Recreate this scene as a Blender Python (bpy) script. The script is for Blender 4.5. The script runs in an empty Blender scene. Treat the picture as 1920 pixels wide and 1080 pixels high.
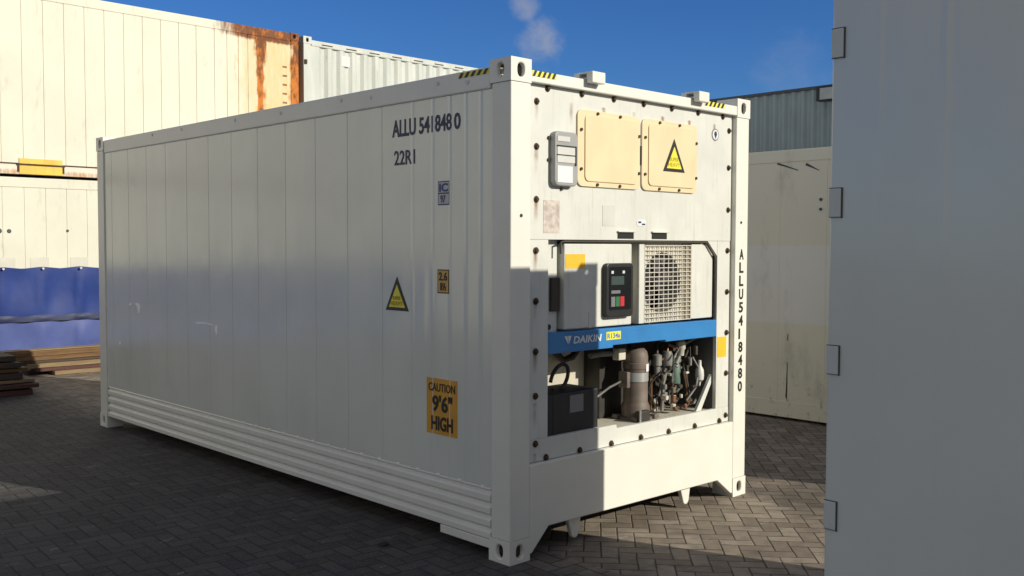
import bpy, bmesh, math, random
from mathutils import Vector, Matrix
random.seed(7)
PI = math.pi
R = math.radians

# ------------------------------------------------------------------ camera, sky, sun, exposure
S = bpy.context.scene
COL = S.collection
cam_d = bpy.data.cameras.new('camera')
cam = bpy.data.objects.new('camera', cam_d)
COL.objects.link(cam)
cam_d.sensor_width = 36.0
cam_d.lens = 1837.8 / 1920 * 36
cam_d.clip_start = 0.05
cam_d.clip_end = 5000
yaw, pitch, roll = 0.7648, 0.0436, 0.0028
fw = Vector((math.sin(yaw) * math.cos(pitch), math.cos(yaw) * math.cos(pitch), -math.sin(pitch)))
rt = Vector((math.cos(yaw), -math.sin(yaw), 0))
up = rt.cross(fw)
r2 = rt * math.cos(roll) + up * math.sin(roll)
u2 = -rt * math.sin(roll) + up * math.cos(roll)
m = Matrix((r2, u2, -fw)).transposed().to_4x4()
m.translation = Vector((-3.855, -4.030, 1.851))
cam.matrix_world = m
S.camera = cam

SUN_EL = R(24.7)
SUN_AZ = math.atan(0.36)           # from -Y towards +X (the sun stands behind the camera, to the right)
sun_to = Vector((math.sin(SUN_AZ) * math.cos(SUN_EL), -math.cos(SUN_AZ) * math.cos(SUN_EL), math.sin(SUN_EL)))

W = bpy.data.worlds.new('World')
S.world = W
W.use_nodes = True
wt = W.node_tree
wn = wt.nodes
wn.clear()
sky = wn.new('ShaderNodeTexSky')
sky.sky_type = 'NISHITA'
sky.sun_disc = False
sky.sun_elevation = SUN_EL
sky.sun_rotation = PI - SUN_AZ
sky.altitude = 0
sky.air_density = 1.0
sky.dust_density = 0.1
sky.ozone_density = 4.0
bg = wn.new('ShaderNodeBackground')
bg.inputs['Strength'].default_value = 0.10
wo = wn.new('ShaderNodeOutputWorld')

sun_d = bpy.data.lights.new('sun', 'SUN')
sun_d.energy = 4.65
sun_d.angle = R(0.5)
sun_d.color = (1.0, 0.93, 0.77)
sun = bpy.data.objects.new('sun', sun_d)
COL.objects.link(sun)
sun.rotation_euler = sun_to.to_track_quat('Z', 'Y').to_euler()
sun.location = (0, 0, 30)

S.view_settings.view_transform = 'Standard'
S.view_settings.look = 'None'
S.view_settings.exposure = 0.0
S.view_settings.gamma = 1.0
S.view_settings.use_curve_mapping = False
S.cycles.max_bounces = 8


# ------------------------------------------------------------------ node helper
class NT:
    def __init__(s, tree):
        s.t = tree

    def new(s, k):
        return s.t.nodes.new(k)

    def put(s, sock, v):
        if isinstance(v, bpy.types.NodeSocket):
            s.t.links.new(v, sock)
        elif v is not None:
            if isinstance(v, (tuple, list)) and len(v) == 3 and sock.type == 'RGBA':
                v = (*v, 1)
            sock.default_value = v

    def m(s, op, a, b=None, c=None, clamp=False):
        n = s.new('ShaderNodeMath')
        n.operation = op
        n.use_clamp = clamp
        s.put(n.inputs[0], a)
        s.put(n.inputs[1], b)
        s.put(n.inputs[2], c)
        return n.outputs[0]

    def vm(s, op, a, b=None):
        n = s.new('ShaderNodeVectorMath')
        n.operation = op
        s.put(n.inputs[0], a)
        s.put(n.inputs[1], b)
        return n.outputs['Value'] if op in ('DOT_PRODUCT', 'LENGTH', 'DISTANCE') else n.outputs[0]

    def coord(s, kind='Object'):
        return s.new('ShaderNodeTexCoord').outputs[kind]

    def sep(s, v):
        n = s.new('ShaderNodeSeparateXYZ')
        s.put(n.inputs[0], v)
        return n.outputs[0], n.outputs[1], n.outputs[2]

    def comb(s, x, y, z=0.0):
        n = s.new('ShaderNodeCombineXYZ')
        s.put(n.inputs[0], x)
        s.put(n.inputs[1], y)
        s.put(n.inputs[2], z)
        return n.outputs[0]

    def noise(s, vec, scale=1.0, detail=4.0, rough=0.55, stretch=None, dist=0.0):
        if stretch:
            vec = s.vm('MULTIPLY', vec, stretch)
        n = s.new('ShaderNodeTexNoise')
        s.put(n.inputs['Vector'], vec)
        n.inputs['Scale'].default_value = scale
        n.inputs['Detail'].default_value = detail
        n.inputs['Roughness'].default_value = rough
        n.inputs['Distortion'].default_value = dist
        return n.outputs['Fac']

    def white(s, vec):
        n = s.new('ShaderNodeTexWhiteNoise')
        s.put(n.inputs['Vector'], vec)
        return n.outputs['Value']

    def rng(s, v, a, b, c=0.0, d=1.0, smooth=True):
        n = s.new('ShaderNodeMapRange')
        n.interpolation_type = 'SMOOTHSTEP' if smooth else 'LINEAR'
        s.put(n.inputs['Value'], v)
        n.inputs['From Min'].default_value = a
        n.inputs['From Max'].default_value = b
        n.inputs['To Min'].default_value = c
        n.inputs['To Max'].default_value = d
        return n.outputs['Result']

    def mix(s, f, a, b, mode='MIX'):
        n = s.new('ShaderNodeMix')
        n.data_type = 'RGBA'
        n.blend_type = mode
        s.put(n.inputs['Factor'], f)
        s.put(n.inputs['A'], a) if False else s.put(n.inputs[6], a)
        s.put(n.inputs[7], b)
        return n.outputs[2]

    def bump(s, h, dist=0.01, strength=1.0):
        n = s.new('ShaderNodeBump')
        s.put(n.inputs['Height'], h)
        n.inputs['Distance'].default_value = dist
        n.inputs['Strength'].default_value = strength
        return n.outputs[0]


MATS = {}


def mat(name, build):
    mt = bpy.data.materials.new(name)
    mt.use_nodes = True
    nt = mt.node_tree
    b = nt.nodes['Principled BSDF']
    n = NT(nt)
    build(n, b)
    MATS[name] = mt
    return mt


def paint(name, col, rough=0.35, var=0.08, grime=0.0, metal=0.0, bump=0.0, spec=0.5, nscale=3.0, gcol=(0.12, 0.09, 0.06)):
    def f(n, b):
        c = n.coord()
        k = n.noise(c, nscale, 5)
        base = n.mix(n.rng(k, 0.3, 0.7, 0, 1), tuple(v * (1 - var) for v in col), tuple(min(1, v * (1 + var)) for v in col))
        if grime:
            g = n.noise(c, 9.0, 6, 0.65, (1, 1, 0.25))
            base = n.mix(n.m('MULTIPLY', n.rng(g, 0.52, 0.75), grime), base, gcol)
        n.put(b.inputs['Base Color'], base)
        b.inputs['Roughness'].default_value = rough
        b.inputs['Metallic'].default_value = metal
        b.inputs['Specular IOR Level'].default_value = spec
        if bump:
            n.put(b.inputs['Normal'], n.bump(n.noise(c, 40.0, 3), 0.002, bump))
    return mat(name, f)


# fresh white two-pack paint of the main container: slightly wavy sheet that mirrors softly
def f_gloss(n, b):
    c = n.coord()
    k = n.noise(c, 1.4, 4)
    base = n.mix(n.rng(k, 0.3, 0.7), (0.655, 0.675, 0.63), (0.70, 0.72, 0.67))
    dirt = n.noise(c, 2.2, 5, 0.6, (1, 1, 0.3))
    base = n.mix(n.m('MULTIPLY', n.rng(dirt, 0.52, 0.8), 0.14), base, (0.44, 0.44, 0.40))
    n.put(b.inputs['Base Color'], base)
    n.put(b.inputs['Roughness'], n.rng(n.noise(c, 3.0, 2), 0.3, 0.7, 0.13, 0.21))
    b.inputs['Specular IOR Level'].default_value = 0.95
    w = n.noise(c, 1.0, 3, 0.5, (1, 2.2, 0.35))
    w = n.m('ADD', w, n.m('MULTIPLY', n.noise(c, 1.0, 2, 0.5, (1, 8.0, 0.35)), 0.16))
    w2 = n.noise(c, 30.0, 2, 0.5)
    n.put(b.inputs['Normal'], n.bump(n.m('ADD', w, n.m('MULTIPLY', w2, 0.01)), 0.012, 0.7))


mat('gloss_white', f_gloss)


def f_fresh(n, b):
    c = n.coord()
    k = n.noise(c, 4.0, 5)
    base = n.mix(n.rng(k, 0.3, 0.7), (0.715, 0.71, 0.655), (0.75, 0.745, 0.69))
    n.put(b.inputs['Base Color'], base)
    b.inputs['Roughness'].default_value = 0.32
    n.put(b.inputs['Normal'], n.bump(n.noise(c, 18.0, 4), 0.003, 0.35))


mat('fresh_white', f_fresh)


# aged machinery panel: grimy, rust weeping below each bolt
def f_aged(n, b):
    c = n.coord()
    x, y, z = n.sep(c)
    k = n.noise(c, 3.0, 6, 0.6)
    base = n.mix(n.rng(k, 0.3, 0.75), (0.585, 0.595, 0.565), (0.66, 0.67, 0.635))
    streak = n.noise(c, 5.0, 6, 0.65, (6, 1, 0.5))
    base = n.mix(n.m('MULTIPLY', n.rng(streak, 0.52, 0.78), 0.42), base, (0.40, 0.35, 0.25))
    # weeps: columns under the bolts of the grid
    px = n.m('ABSOLUTE', n.m('SUBTRACT', n.m('FRACT', n.m('DIVIDE', n.m('SUBTRACT', x, 0.246 - 0.15), 0.30)), 0.5))
    wob = n.m('MULTIPLY', n.m('SUBTRACT', n.noise(c, 8.0, 3), 0.5), 0.06)
    col = n.rng(n.m('ADD', px, wob), 0.0, 0.085, 1, 0)
    fz = n.m('FRACT', n.m('DIVIDE', n.m('SUBTRACT', z, 0.615), 0.30))
    fall = n.rng(fz, 0.45, 1.0, 0, 1)
    edge = n.m('MAXIMUM', n.m('MAXIMUM', n.m('LESS_THAN', x, 0.31), n.m('GREATER_THAN', x, 2.16)), n.m('GREATER_THAN', z, 2.5))
    weep = n.m('MULTIPLY', n.m('MULTIPLY', col, fall), edge)
    weep = n.m('MULTIPLY', weep, n.rng(n.noise(c, 7.0, 5, 0.6), 0.28, 0.62))
    base = n.mix(n.m('MULTIPLY', weep, 0.95), base, (0.24, 0.13, 0.055))
    scr = n.noise(c, 26.0, 5, 0.7, (1.4, 1, 0.5))
    base = n.mix(n.m('MULTIPLY', n.rng(scr, 0.66, 0.74), 0.5), base, (0.2, 0.19, 0.18))
    n.put(b.inputs['Base Color'], base)
    b.inputs['Roughness'].default_value = 0.5
    n.put(b.inputs['Normal'], n.bump(n.noise(c, 6.0, 4), 0.006, 0.4))


mat('aged_white', f_aged)


# old cream container with rust (local coordinates: y runs from its right hand end)
def rusty(name, col, amount):
    def f(n, b):
        c = n.coord()
        x, y, z = n.sep(c)
        k = n.noise(c, 1.3, 6, 0.6)
        base = n.mix(n.rng(k, 0.3, 0.72), tuple(v * 0.93 for v in col), col)
        scuff = n.noise(c, 2.6, 8, 0.72, (1, 1.6, 0.5))
        base = n.mix(n.m('MULTIPLY', n.rng(scuff, 0.54, 0.74), 0.45), base, (0.36, 0.34, 0.27))
        if amount:
            wob = n.m('MULTIPLY', n.m('SUBTRACT', n.noise(c, 2.5, 5, 0.65, (1, 1, 0.45)), 0.5), 0.34)
            yy = n.m('ADD', y, wob)
            # heavy band under the roof damage and the rusted end frame
            b1 = n.rng(n.m('ABSOLUTE', n.m('SUBTRACT', yy, 0.80)), 0.02, 0.17, 1, 0)
            b2 = n.rng(yy, 0.06, 0.26, 1, 0)
            b3 = n.m('MULTIPLY', n.rng(n.m('ABSOLUTE', n.m('SUBTRACT', yy, 1.28)), 0.02, 0.16, 1, 0), 0.35)
            b4 = n.m('MULTIPLY', n.rng(yy, 0.6, 1.9, 1, 0), 0.55)
            top = n.m('MULTIPLY', n.rng(z, 2.58, 2.72, 0, 1), n.rng(yy, 0.7, 2.4, 1, 0.0))
            low = n.m('MULTIPLY', n.rng(z, 0.16, 0.06, 0, 1), 0.55)
            rr = n.noise(c, 6.0, 7, 0.7, (1, 2.2, 0.5))
            mask = n.m('MAXIMUM', n.m('MAXIMUM', b1, b2), n.m('MAXIMUM', b3, n.m('MAXIMUM', top, low)))
            mask = n.rng(n.m('ADD', n.m('MULTIPLY', mask, 0.75), n.m('MULTIPLY', rr, 0.7)), 0.58, 0.96)
            rc = n.mix(n.rng(n.m('ADD', n.noise(c, 9.0, 6, 0.7, (1, 1, 0.6)), n.rng(z, 1.9, 2.7, 0, 0.16)), 0.44, 0.70), (0.52, 0.150, 0.014), (0.13, 0.032, 0.006))
            halo = n.m('MULTIPLY', n.rng(n.m('ADD', n.m('MULTIPLY', n.m('MAXIMUM', n.m('MAXIMUM', b1, b2), b4), 0.8), n.m('MULTIPLY', rr, 0.6)), 0.32, 0.95), 0.85)
            base = n.mix(halo, base, (0.68, 0.46, 0.17))
            base = n.mix(n.m('MULTIPLY', mask, amount), base, rc)
        n.put(b.inputs['Base Color'], base)
        b.inputs['Roughness'].default_value = 0.6
        b.inputs['Specular IOR Level'].default_value = 0.2
        n.put(b.inputs['Normal'], n.bump(n.noise(c, 2.5, 4), 0.01, 0.35))
    return mat(name, f)


rusty('rusty_cream', (0.72, 0.70, 0.60), 0.95)
rusty('worn_cream', (0.69, 0.68, 0.59), 0.0)


def f_row(n, b):
    c = n.coord()
    x, y, z = n.sep(c)
    # beige with a repainted pale band across the middle
    wob = n.m('MULTIPLY', n.m('SUBTRACT', n.noise(c, 6.0, 3), 0.5), 0.02)
    zz = n.m('ADD', z, wob)
    band = n.m('MULTIPLY', n.rng(zz, 1.025, 1.035), n.rng(zz, 1.85, 1.86, 1, 0))
    base = n.mix(band, (0.74, 0.71, 0.59), (0.76, 0.75, 0.70))
    k = n.noise(c, 1.6, 7, 0.68, (1, 1.4, 0.7))
    base = n.mix(n.m('MULTIPLY', n.rng(k, 0.52, 0.75), 0.5), base, (0.36, 0.34, 0.28))
    low = n.m('MULTIPLY', n.rng(z, 0.75, 0.2, 0, 1), n.rng(n.noise(c, 14.0, 6, 0.72, (1, 1.0, 0.8)), 0.56, 0.68))
    base = n.mix(n.m('MULTIPLY', low, 0.55), base, (0.12, 0.10, 0.07))
    n.put(b.inputs['Base Color'], base)
    b.inputs['Roughness'].default_value = 0.45
    n.put(b.inputs['Normal'], n.bump(n.noise(c, 2.5, 4), 0.01, 0.3))


mat('beige_patched', f_row)


def f_corr(n, b):
    c = n.coord()
    x, y, z = n.sep(c)
    k = n.noise(c, 1.8, 6, 0.65, (1, 2.0, 0.4))
    base = n.mix(n.rng(k, 0.35, 0.7), (0.45, 0.475, 0.455), (0.56, 0.58, 0.55))
    st = n.noise(c, 3.0, 6, 0.7, (1, 3.0, 0.3))
    base = n.mix(n.m('MULTIPLY', n.rng(st, 0.55, 0.75), 0.45), base, (0.50, 0.46, 0.34))
    dk = n.noise(c, 7.0, 6, 0.7, (1, 2, 0.4))
    base = n.mix(n.m('MULTIPLY', n.rng(dk, 0.62, 0.72), 0.5), base, (0.2, 0.19, 0.15))
    n.put(b.inputs['Base Color'], base)
    b.inputs['Roughness'].default_value = 0.5


mat('pale_corrugated', f_corr)


def f_ground(n, b):
    c = n.coord()
    x, y, z = n.sep(c)
    zone = n.m('GREATER_THAN', x, 0.36)
    # two laying directions meet along a line under the container
    def rot(a):
        ca, sa = math.cos(a), math.sin(a)
        return (n.m('ADD', n.m('MULTIPLY', x, ca), n.m('MULTIPLY', y, sa)),
                n.m('SUBTRACT', n.m('MULTIPLY', y, ca), n.m('MULTIPLY', x, sa)))
    ua, va = rot(R(-4))
    ub, vb = rot(R(41.5))
    s = 0.1055
    wob = n.m('MULTIPLY', n.m('SUBTRACT', n.noise(c, 7.0, 2), 0.5), 0.012)
    def mx(a, bb):
        return n.m('ADD', n.m('MULTIPLY', a, n.m('SUBTRACT', 1.0, zone)), n.m('MULTIPLY', bb, zone))
    u = n.m('DIVIDE', n.m('ADD', mx(ua, ub), wob), s)
    v = n.m('DIVIDE', n.m('ADD', mx(va, vb), wob), s)
    i, j = n.m('FLOOR', u), n.m('FLOOR', v)
    fu, fv = n.m('SUBTRACT', u, i), n.m('SUBTRACT', v, j)
    k = n.m('FLOORED_MODULO', n.m('SUBTRACT', i, j), 4.0)
    def is_(q):
        return n.m('COMPARE', k, float(q), 0.1)
    k0, k1, k2, k3 = is_(0), is_(1), is_(2), is_(3)
    d = n.m('MINIMUM', n.m('MINIMUM', n.m('ADD', fu, k1), n.m('ADD', n.m('SUBTRACT', 1.0, fu), k0)),
            n.m('MINIMUM', n.m('ADD', fv, k2), n.m('ADD', n.m('SUBTRACT', 1.0, fv), k3)))
    idv = n.comb(n.m('SUBTRACT', i, k1), n.m('SUBTRACT', j, k2), zone)
    rnd = n.white(idv)
    joint = n.rng(d, 0.015, 0.07, 1, 0)
    big = n.noise(c, 0.9, 5, 0.6)
    fine = n.noise(c, 60.0, 4, 0.7)
    mid = n.noise(c, 9.0, 6, 0.65)
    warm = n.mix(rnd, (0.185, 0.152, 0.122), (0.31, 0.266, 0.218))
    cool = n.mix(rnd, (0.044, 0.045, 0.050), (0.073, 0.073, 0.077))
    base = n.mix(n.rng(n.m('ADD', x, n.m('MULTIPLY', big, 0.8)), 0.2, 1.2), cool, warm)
    base = n.mix(n.m('MULTIPLY', n.rng(mid, 0.40, 0.68), 0.45), base, (0.10, 0.085, 0.07))
    base = n.mix(n.m('MULTIPLY', n.rng(fine, 0.52, 0.72), 0.35), base, (0.30, 0.28, 0.25))
    sc = n.noise(c, 3.0, 7, 0.72, (1.0, 2.4, 1))
    base = n.mix(n.m('MULTIPLY', n.rng(sc, 0.60, 0.70), n.m('MULTIPLY', n.rng(fine, 0.4, 0.6), 0.55)), base, (0.50, 0.47, 0.42))
    scr = n.noise(n.comb(n.m('MULTIPLY', ub, 13.0), n.m('MULTIPLY', va, 1.6), 0), 1.0, 6, 0.7)
    base = n.mix(n.m('MULTIPLY', n.rng(scr, 0.64, 0.72), n.m('MULTIPLY', n.rng(fine, 0.38, 0.55), n.m('MULTIPLY', n.m('ADD', zone, 0.25), 0.5))), base, (0.62, 0.58, 0.52))
    oil = n.noise(c, 0.55, 6, 0.62)
    base = n.mix(n.m('MULTIPLY', n.rng(oil, 0.54, 0.68), 0.5), base, (0.035, 0.032, 0.030))
    joint = n.m('MULTIPLY', joint, n.rng(n.noise(c, 5.0, 4, 0.6), 0.25, 0.6, 0.55, 1.0))
    base = n.mix(n.m('MULTIPLY', joint, 0.86), base, (0.018, 0.015, 0.012))
    n.put(b.inputs['Base Color'], base)
    b.inputs['Roughness'].default_value = 0.8
    b.inputs['Specular IOR Level'].default_value = 0.25
    h = n.m('ADD', n.m('MULTIPLY', n.m('SUBTRACT', 1.0, joint), 0.8), n.m('ADD', n.m('MULTIPLY', fine, 0.25), n.m('MULTIPLY', rnd, 0.3)))
    n.put(b.inputs['Normal'], n.bump(h, 0.006, 0.8))


mat('pavers', f_ground)


def f_wood(n, b, tone=(0.10, 0.052, 0.020), t2=(0.20, 0.11, 0.045)):
    c = n.coord()
    k = n.noise(c, 6.0, 6, 0.65, (0.35, 4, 6))
    base = n.mix(n.rng(k, 0.3, 0.7), tone, t2)
    n.put(b.inputs['Base Color'], base)
    b.inputs['Roughness'].default_value = 0.75
    n.put(b.inputs['Normal'], n.bump(k, 0.004, 0.5))


mat('warm_timber', f_wood)
mat('pale_timber', lambda n, b: f_wood(n, b, (0.17, 0.115, 0.06), (0.28, 0.20, 0.11)))
mat('dark_timber', lambda n, b: f_wood(n, b, (0.035, 0.025, 0.02), (0.07, 0.05, 0.035)))
mat('red_timber', lambda n, b: f_wood(n, b, (0.06, 0.022, 0.02), (0.10, 0.04, 0.035)))


def tarp(name, c1, c2):
    def f(n, b):
        c = n.coord()
        k = n.noise(c, 2.2, 5, 0.6)
        n.put(b.inputs['Base Color'], n.mix(n.rng(k, 0.3, 0.7), c1, c2))
        b.inputs['Roughness'].default_value = 0.55
        b.inputs['Specular IOR Level'].default_value = 0.3
        w = n.noise(c, 2.2, 3, 0.5, (1.3, 1, 0.8), 0.4)
        n.put(b.inputs['Normal'], n.bump(w, 0.02, 0.5))
    return mat(name, f)


tarp('deep_blue_tarp', (0.013, 0.034, 0.18), (0.018, 0.045, 0.215))
tarp('faded_blue_tarp', (0.060, 0.088, 0.27), (0.08, 0.11, 0.31))
paint('tarp_hem', (0.024, 0.034, 0.095), 0.6)

paint('hatch_cream', (0.76, 0.62, 0.40), 0.42, 0.05, 0.3, gcol=(0.64, 0.48, 0.26))
paint('grey_plastic', (0.33, 0.34, 0.34), 0.5, 0.1)
paint('pale_plastic', (0.62, 0.62, 0.60), 0.4, 0.05)
paint('black', (0.012, 0.012, 0.014), 0.45, 0.2)
paint('screen', (0.008, 0.010, 0.012), 0.12, 0.1)
paint('lcd_green', (0.05, 0.075, 0.07), 0.25, 0.1)
paint('black_box', (0.010, 0.012, 0.017), 0.5, 0.3, 0.2, gcol=(0.05, 0.045, 0.04))
paint('dark', (0.012, 0.011, 0.010), 0.8)
paint('rubber', (0.055, 0.046, 0.036), 0.7, 0.2)
paint('beam_blue', (0.035, 0.20, 0.50), 0.35, 0.10, 0.25, gcol=(0.08, 0.2, 0.45))
paint('logo_white', (0.72, 0.74, 0.74), 0.5)
paint('marking_navy', (0.020, 0.028, 0.085), 0.5)
paint('plate_blue', (0.03, 0.05, 0.24), 0.5)
paint('marking_black', (0.012, 0.012, 0.012), 0.5)
paint('sticker_orange', (0.62, 0.31, 0.03), 0.45, 0.08, 0.2, gcol=(0.4, 0.22, 0.05))
paint('sticker_yellow', (0.80, 0.72, 0.06), 0.45, 0.06)
paint('sticker_amber', (0.80, 0.46, 0.03), 0.45, 0.08)
paint('pale_orange', (0.60, 0.36, 0.10), 0.45, 0.08)
paint('sticker_white', (0.74, 0.74, 0.78), 0.4, 0.05)
paint('faded_label', (0.52, 0.46, 0.42), 0.6, 0.25, 0.7, nscale=22, gcol=(0.42, 0.25, 0.2))
paint('faint_label', (0.57, 0.57, 0.54), 0.5, 0.08)
paint('text_ochre', (0.42, 0.34, 0.02), 0.5)
paint('bolt_rust', (0.060, 0.035, 0.02), 0.8, 0.4, nscale=30)
paint('compressor_brown', (0.145, 0.115, 0.098), 0.6, 0.25, 0.5, nscale=9)
paint('silver_band', (0.60, 0.62, 0.62), 0.3, 0.05, metal=0.6)
paint('pipe_copper', (0.22, 0.12, 0.07), 0.45, 0.3, 0.4, metal=0.7, nscale=12)
paint('pipe_grey', (0.20, 0.20, 0.19), 0.5, 0.25, nscale=14)
paint('receiver_green', (0.12, 0.19, 0.16), 0.45, 0.2)
paint('machinery_dark', (0.026, 0.023, 0.020), 0.6, 0.3, nscale=10)
paint('inner_cream', (0.55, 0.52, 0.44), 0.55, 0.12, 0.5)
paint('inner_grey', (0.085, 0.085, 0.08), 0.7, 0.25, 0.4)
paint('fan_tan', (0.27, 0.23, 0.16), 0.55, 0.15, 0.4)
paint('wire_white', (0.62, 0.60, 0.55), 0.4, 0.05)
paint('fan_blade', (0.050, 0.046, 0.048), 0.7, 0.2)
paint('key_red', (0.55, 0.03, 0.05), 0.4)
paint('key_green', (0.03, 0.16, 0.06), 0.4)
paint('key_grey', (0.18, 0.18, 0.20), 0.4)
paint('rail_yellow', (0.74, 0.50, 0.06), 0.5, 0.12, 0.35, gcol=(0.3, 0.16, 0.05))
paint('rust_dark', (0.075, 0.035, 0.02), 0.85, 0.4, nscale=12)
paint('stencil_brown', (0.26, 0.13, 0.06), 0.7, 0.4, nscale=30)
paint('faded_grey', (0.58, 0.57, 0.50), 0.5, 0.06)
paint('shed_metal', (0.27, 0.34, 0.37), 0.45, 0.06, 0.15, gcol=(0.12, 0.15, 0.18))
paint('trim_grey', (0.06, 0.07, 0.08), 0.5)
paint('lamp_black', (0.015, 0.015, 0.017), 0.45)
paint('lamp_glass', (0.40, 0.42, 0.40), 0.12)
paint('hinge_grey', (0.60, 0.62, 0.60), 0.4, 0.05)
paint('dark_grey', (0.06, 0.062, 0.065), 0.6)
paint('chip_white', (0.90, 0.90, 0.88), 0.5)
paint('eyelet', (0.7, 0.7, 0.68), 0.3, metal=0.5)
paint('casting_inside', (0.22, 0.20, 0.17), 0.7, 0.2)
paint('under_dark', (0.035, 0.034, 0.032), 0.7, 0.2)


# ------------------------------------------------------------------ mesh builder
class MB:
    def __init__(s):
        s.v, s.f, s.dark = [], [], []

    def add(s, vs, fs):
        o = len(s.v)
        s.v += [tuple(v) for v in vs]
        s.f += [tuple(i + o for i in f) for f in fs]
        return s

    def box(s, x0, x1, y0, y1, z0, z1):
        return s.add([(x0, y0, z0), (x1, y0, z0), (x1, y1, z0), (x0, y1, z0), (x0, y0, z1), (x1, y0, z1), (x1, y1, z1), (x0, y1, z1)],
                     [(0, 3, 2, 1), (4, 5, 6, 7), (0, 1, 5, 4), (1, 2, 6, 5), (2, 3, 7, 6), (3, 0, 4, 7)])

    def prism(s, pts, ax, a, b):
        """outline pts in the plane across axis ax, swept from a to b"""
        def P(p, t):
            return [(t, p[0], p[1]), (p[0], t, p[1]), (p[0], p[1], t)][ax]
        n = len(pts)
        vs = [P(p, a) for p in pts] + [P(p, b) for p in pts]
        fs = [tuple(range(n)), tuple(range(2 * n - 1, n - 1, -1))]
        fs += [(i, i + n, (i + 1) % n + n, (i + 1) % n) for i in range(n)]
        return s.add(vs, fs)

    def sheet(s, prof, fn):
        """open profile swept: fn(p, 0/1) gives the two end points"""
        n = len(prof)
        return s.add([fn(p, 0) for p in prof] + [fn(p, 1) for p in prof], [(i, i + 1, i + 1 + n, i + n) for i in range(n - 1)])

    def cyl(s, p0, p1, r0, r1=None, n=14, cap=True):
        r1 = r0 if r1 is None else r1
        p0, p1 = Vector(p0), Vector(p1)
        d = (p1 - p0).normalized()
        a = d.orthogonal().normalized()
        b = d.cross(a)
        vs = []
        for p, r in ((p0, r0), (p1, r1)):
            vs += [p + (a * math.cos(2 * PI * i / n) + b * math.sin(2 * PI * i / n)) * r for i in range(n)]
        fs = [(i, (i + 1) % n, (i + 1) % n + n, i + n) for i in range(n)]
        if cap:
            fs += [tuple(range(n - 1, -1, -1)), tuple(range(n, 2 * n))]
        return s.add(vs, fs)

    def tube(s, pts, r, n=8):
        pts = [Vector(p) for p in pts]
        vs, fs = [], []
        a = (pts[1] - pts[0]).orthogonal().normalized()
        for k, p in enumerate(pts):
            d = (pts[min(k + 1, len(pts) - 1)] - pts[max(k - 1, 0)]).normalized()
            a = (a - d * a.dot(d)).normalized()
            b = d.cross(a)
            vs += [p + (a * math.cos(2 * PI * i / n) + b * math.sin(2 * PI * i / n)) * r for i in range(n)]
        for k in range(len(pts) - 1):
            fs += [(k * n + i, k * n + (i + 1) % n, (k + 1) * n + (i + 1) % n, (k + 1) * n + i) for i in range(n)]
        fs += [tuple(range(n - 1, -1, -1)), tuple(range((len(pts) - 1) * n, len(pts) * n))]
        return s.add(vs, fs)

    def lathe(s, prof, c, n=20):
        """profile of (r, z) round a vertical axis at c"""
        vs, fs = [], []
        for r, z in prof:
            vs += [(c[0] + r * math.cos(2 * PI * i / n), c[1] + r * math.sin(2 * PI * i / n), c[2] + z) for i in range(n)]
        for k in range(len(prof) - 1):
            fs += [(k * n + i, k * n + (i + 1) % n, (k + 1) * n + (i + 1) % n, (k + 1) * n + i) for i in range(n)]
        fs += [tuple(range(n - 1, -1, -1)), tuple(range((len(prof) - 1) * n, len(prof) * n))]
        return s.add(vs, fs)

    def rrect(s, x0, x1, z0, z1, r, y0, y1, n=6):
        pts = []
        for cx, cz, a0 in ((x1 - r, z1 - r, 0), (x0 + r, z1 - r, 90), (x0 + r, z0 + r, 180), (x1 - r, z0 + r, 270)):
            pts += [(cx + r * math.cos(R(a0 + 90 * i / n)), cz + r * math.sin(R(a0 + 90 * i / n))) for i in range(n + 1)]
        return s.prism(pts, 1, y0, y1)

    def holed(s, P, u0, u1, v0, v1, loop, inner=None):
        """face over [u0,u1]x[v0,v1] mapped by P(u, v, depth) with a hole given as loop(angle); inner=(depth) adds the hole's wall"""
        cu, cv = (u0 + u1) / 2, (v0 + v1) / 2
        if isinstance(loop, tuple):
            cu, cv, loop = loop
        ang = [2 * PI * i / 24 for i in range(24)] + [math.atan2(v - cv, u - cu) % (2 * PI) for u in (u0, u1) for v in (v0, v1)]
        ang = sorted(set(round(a, 6) for a in ang))
        n = len(ang)
        out, ins = [], []
        for a in ang:
            c, q = math.cos(a), math.sin(a)
            t = min(((u1 - cu) / c if c > 1e-6 else (u0 - cu) / c if c < -1e-6 else 1e9),
                    ((v1 - cv) / q if q > 1e-6 else (v0 - cv) / q if q < -1e-6 else 1e9))
            out.append((cu + c * t, cv + q * t))
            ins.append(tuple(map(sum, zip((cu, cv), loop(a)))))
        vs = [P(*p, 0) for p in out] + [P(*p, 0) for p in ins]
        fs = [(i, (i + 1) % n, (i + 1) % n + n, i + n) for i in range(n)]
        if inner is not None:
            vs += [P(*p, inner) for p in ins]
            fs += [(i + n, (i + 1) % n + n, (i + 1) % n + 2 * n, i + 2 * n) for i in range(n)]
        return s.add(vs, fs)

    def build(s, name, material, parent=None, bevel=0.0, smooth=False, seg=2):
        me = bpy.data.meshes.new(name)
        me.from_pydata(s.v, [], s.f)
        bm = bmesh.new()
        bm.from_mesh(me)
        bmesh.ops.recalc_face_normals(bm, faces=bm.faces)
        bm.to_mesh(me)
        bm.free()
        me.materials.append(MATS[material])
        if s.dark:
            me.materials.append(MATS['casting_inside'])
            for q in s.dark:
                me.polygons[q].material_index = 1
        o = bpy.data.objects.new(name, me)
        COL.objects.link(o)
        if parent is not None:
            o.parent = parent
        if bevel:
            b = o.modifiers.new('bevel', 'BEVEL')
            b.width = bevel
            b.segments = seg
            b.limit_method = 'ANGLE'
            b.angle_limit = R(40)
            b.harden_normals = False
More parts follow.
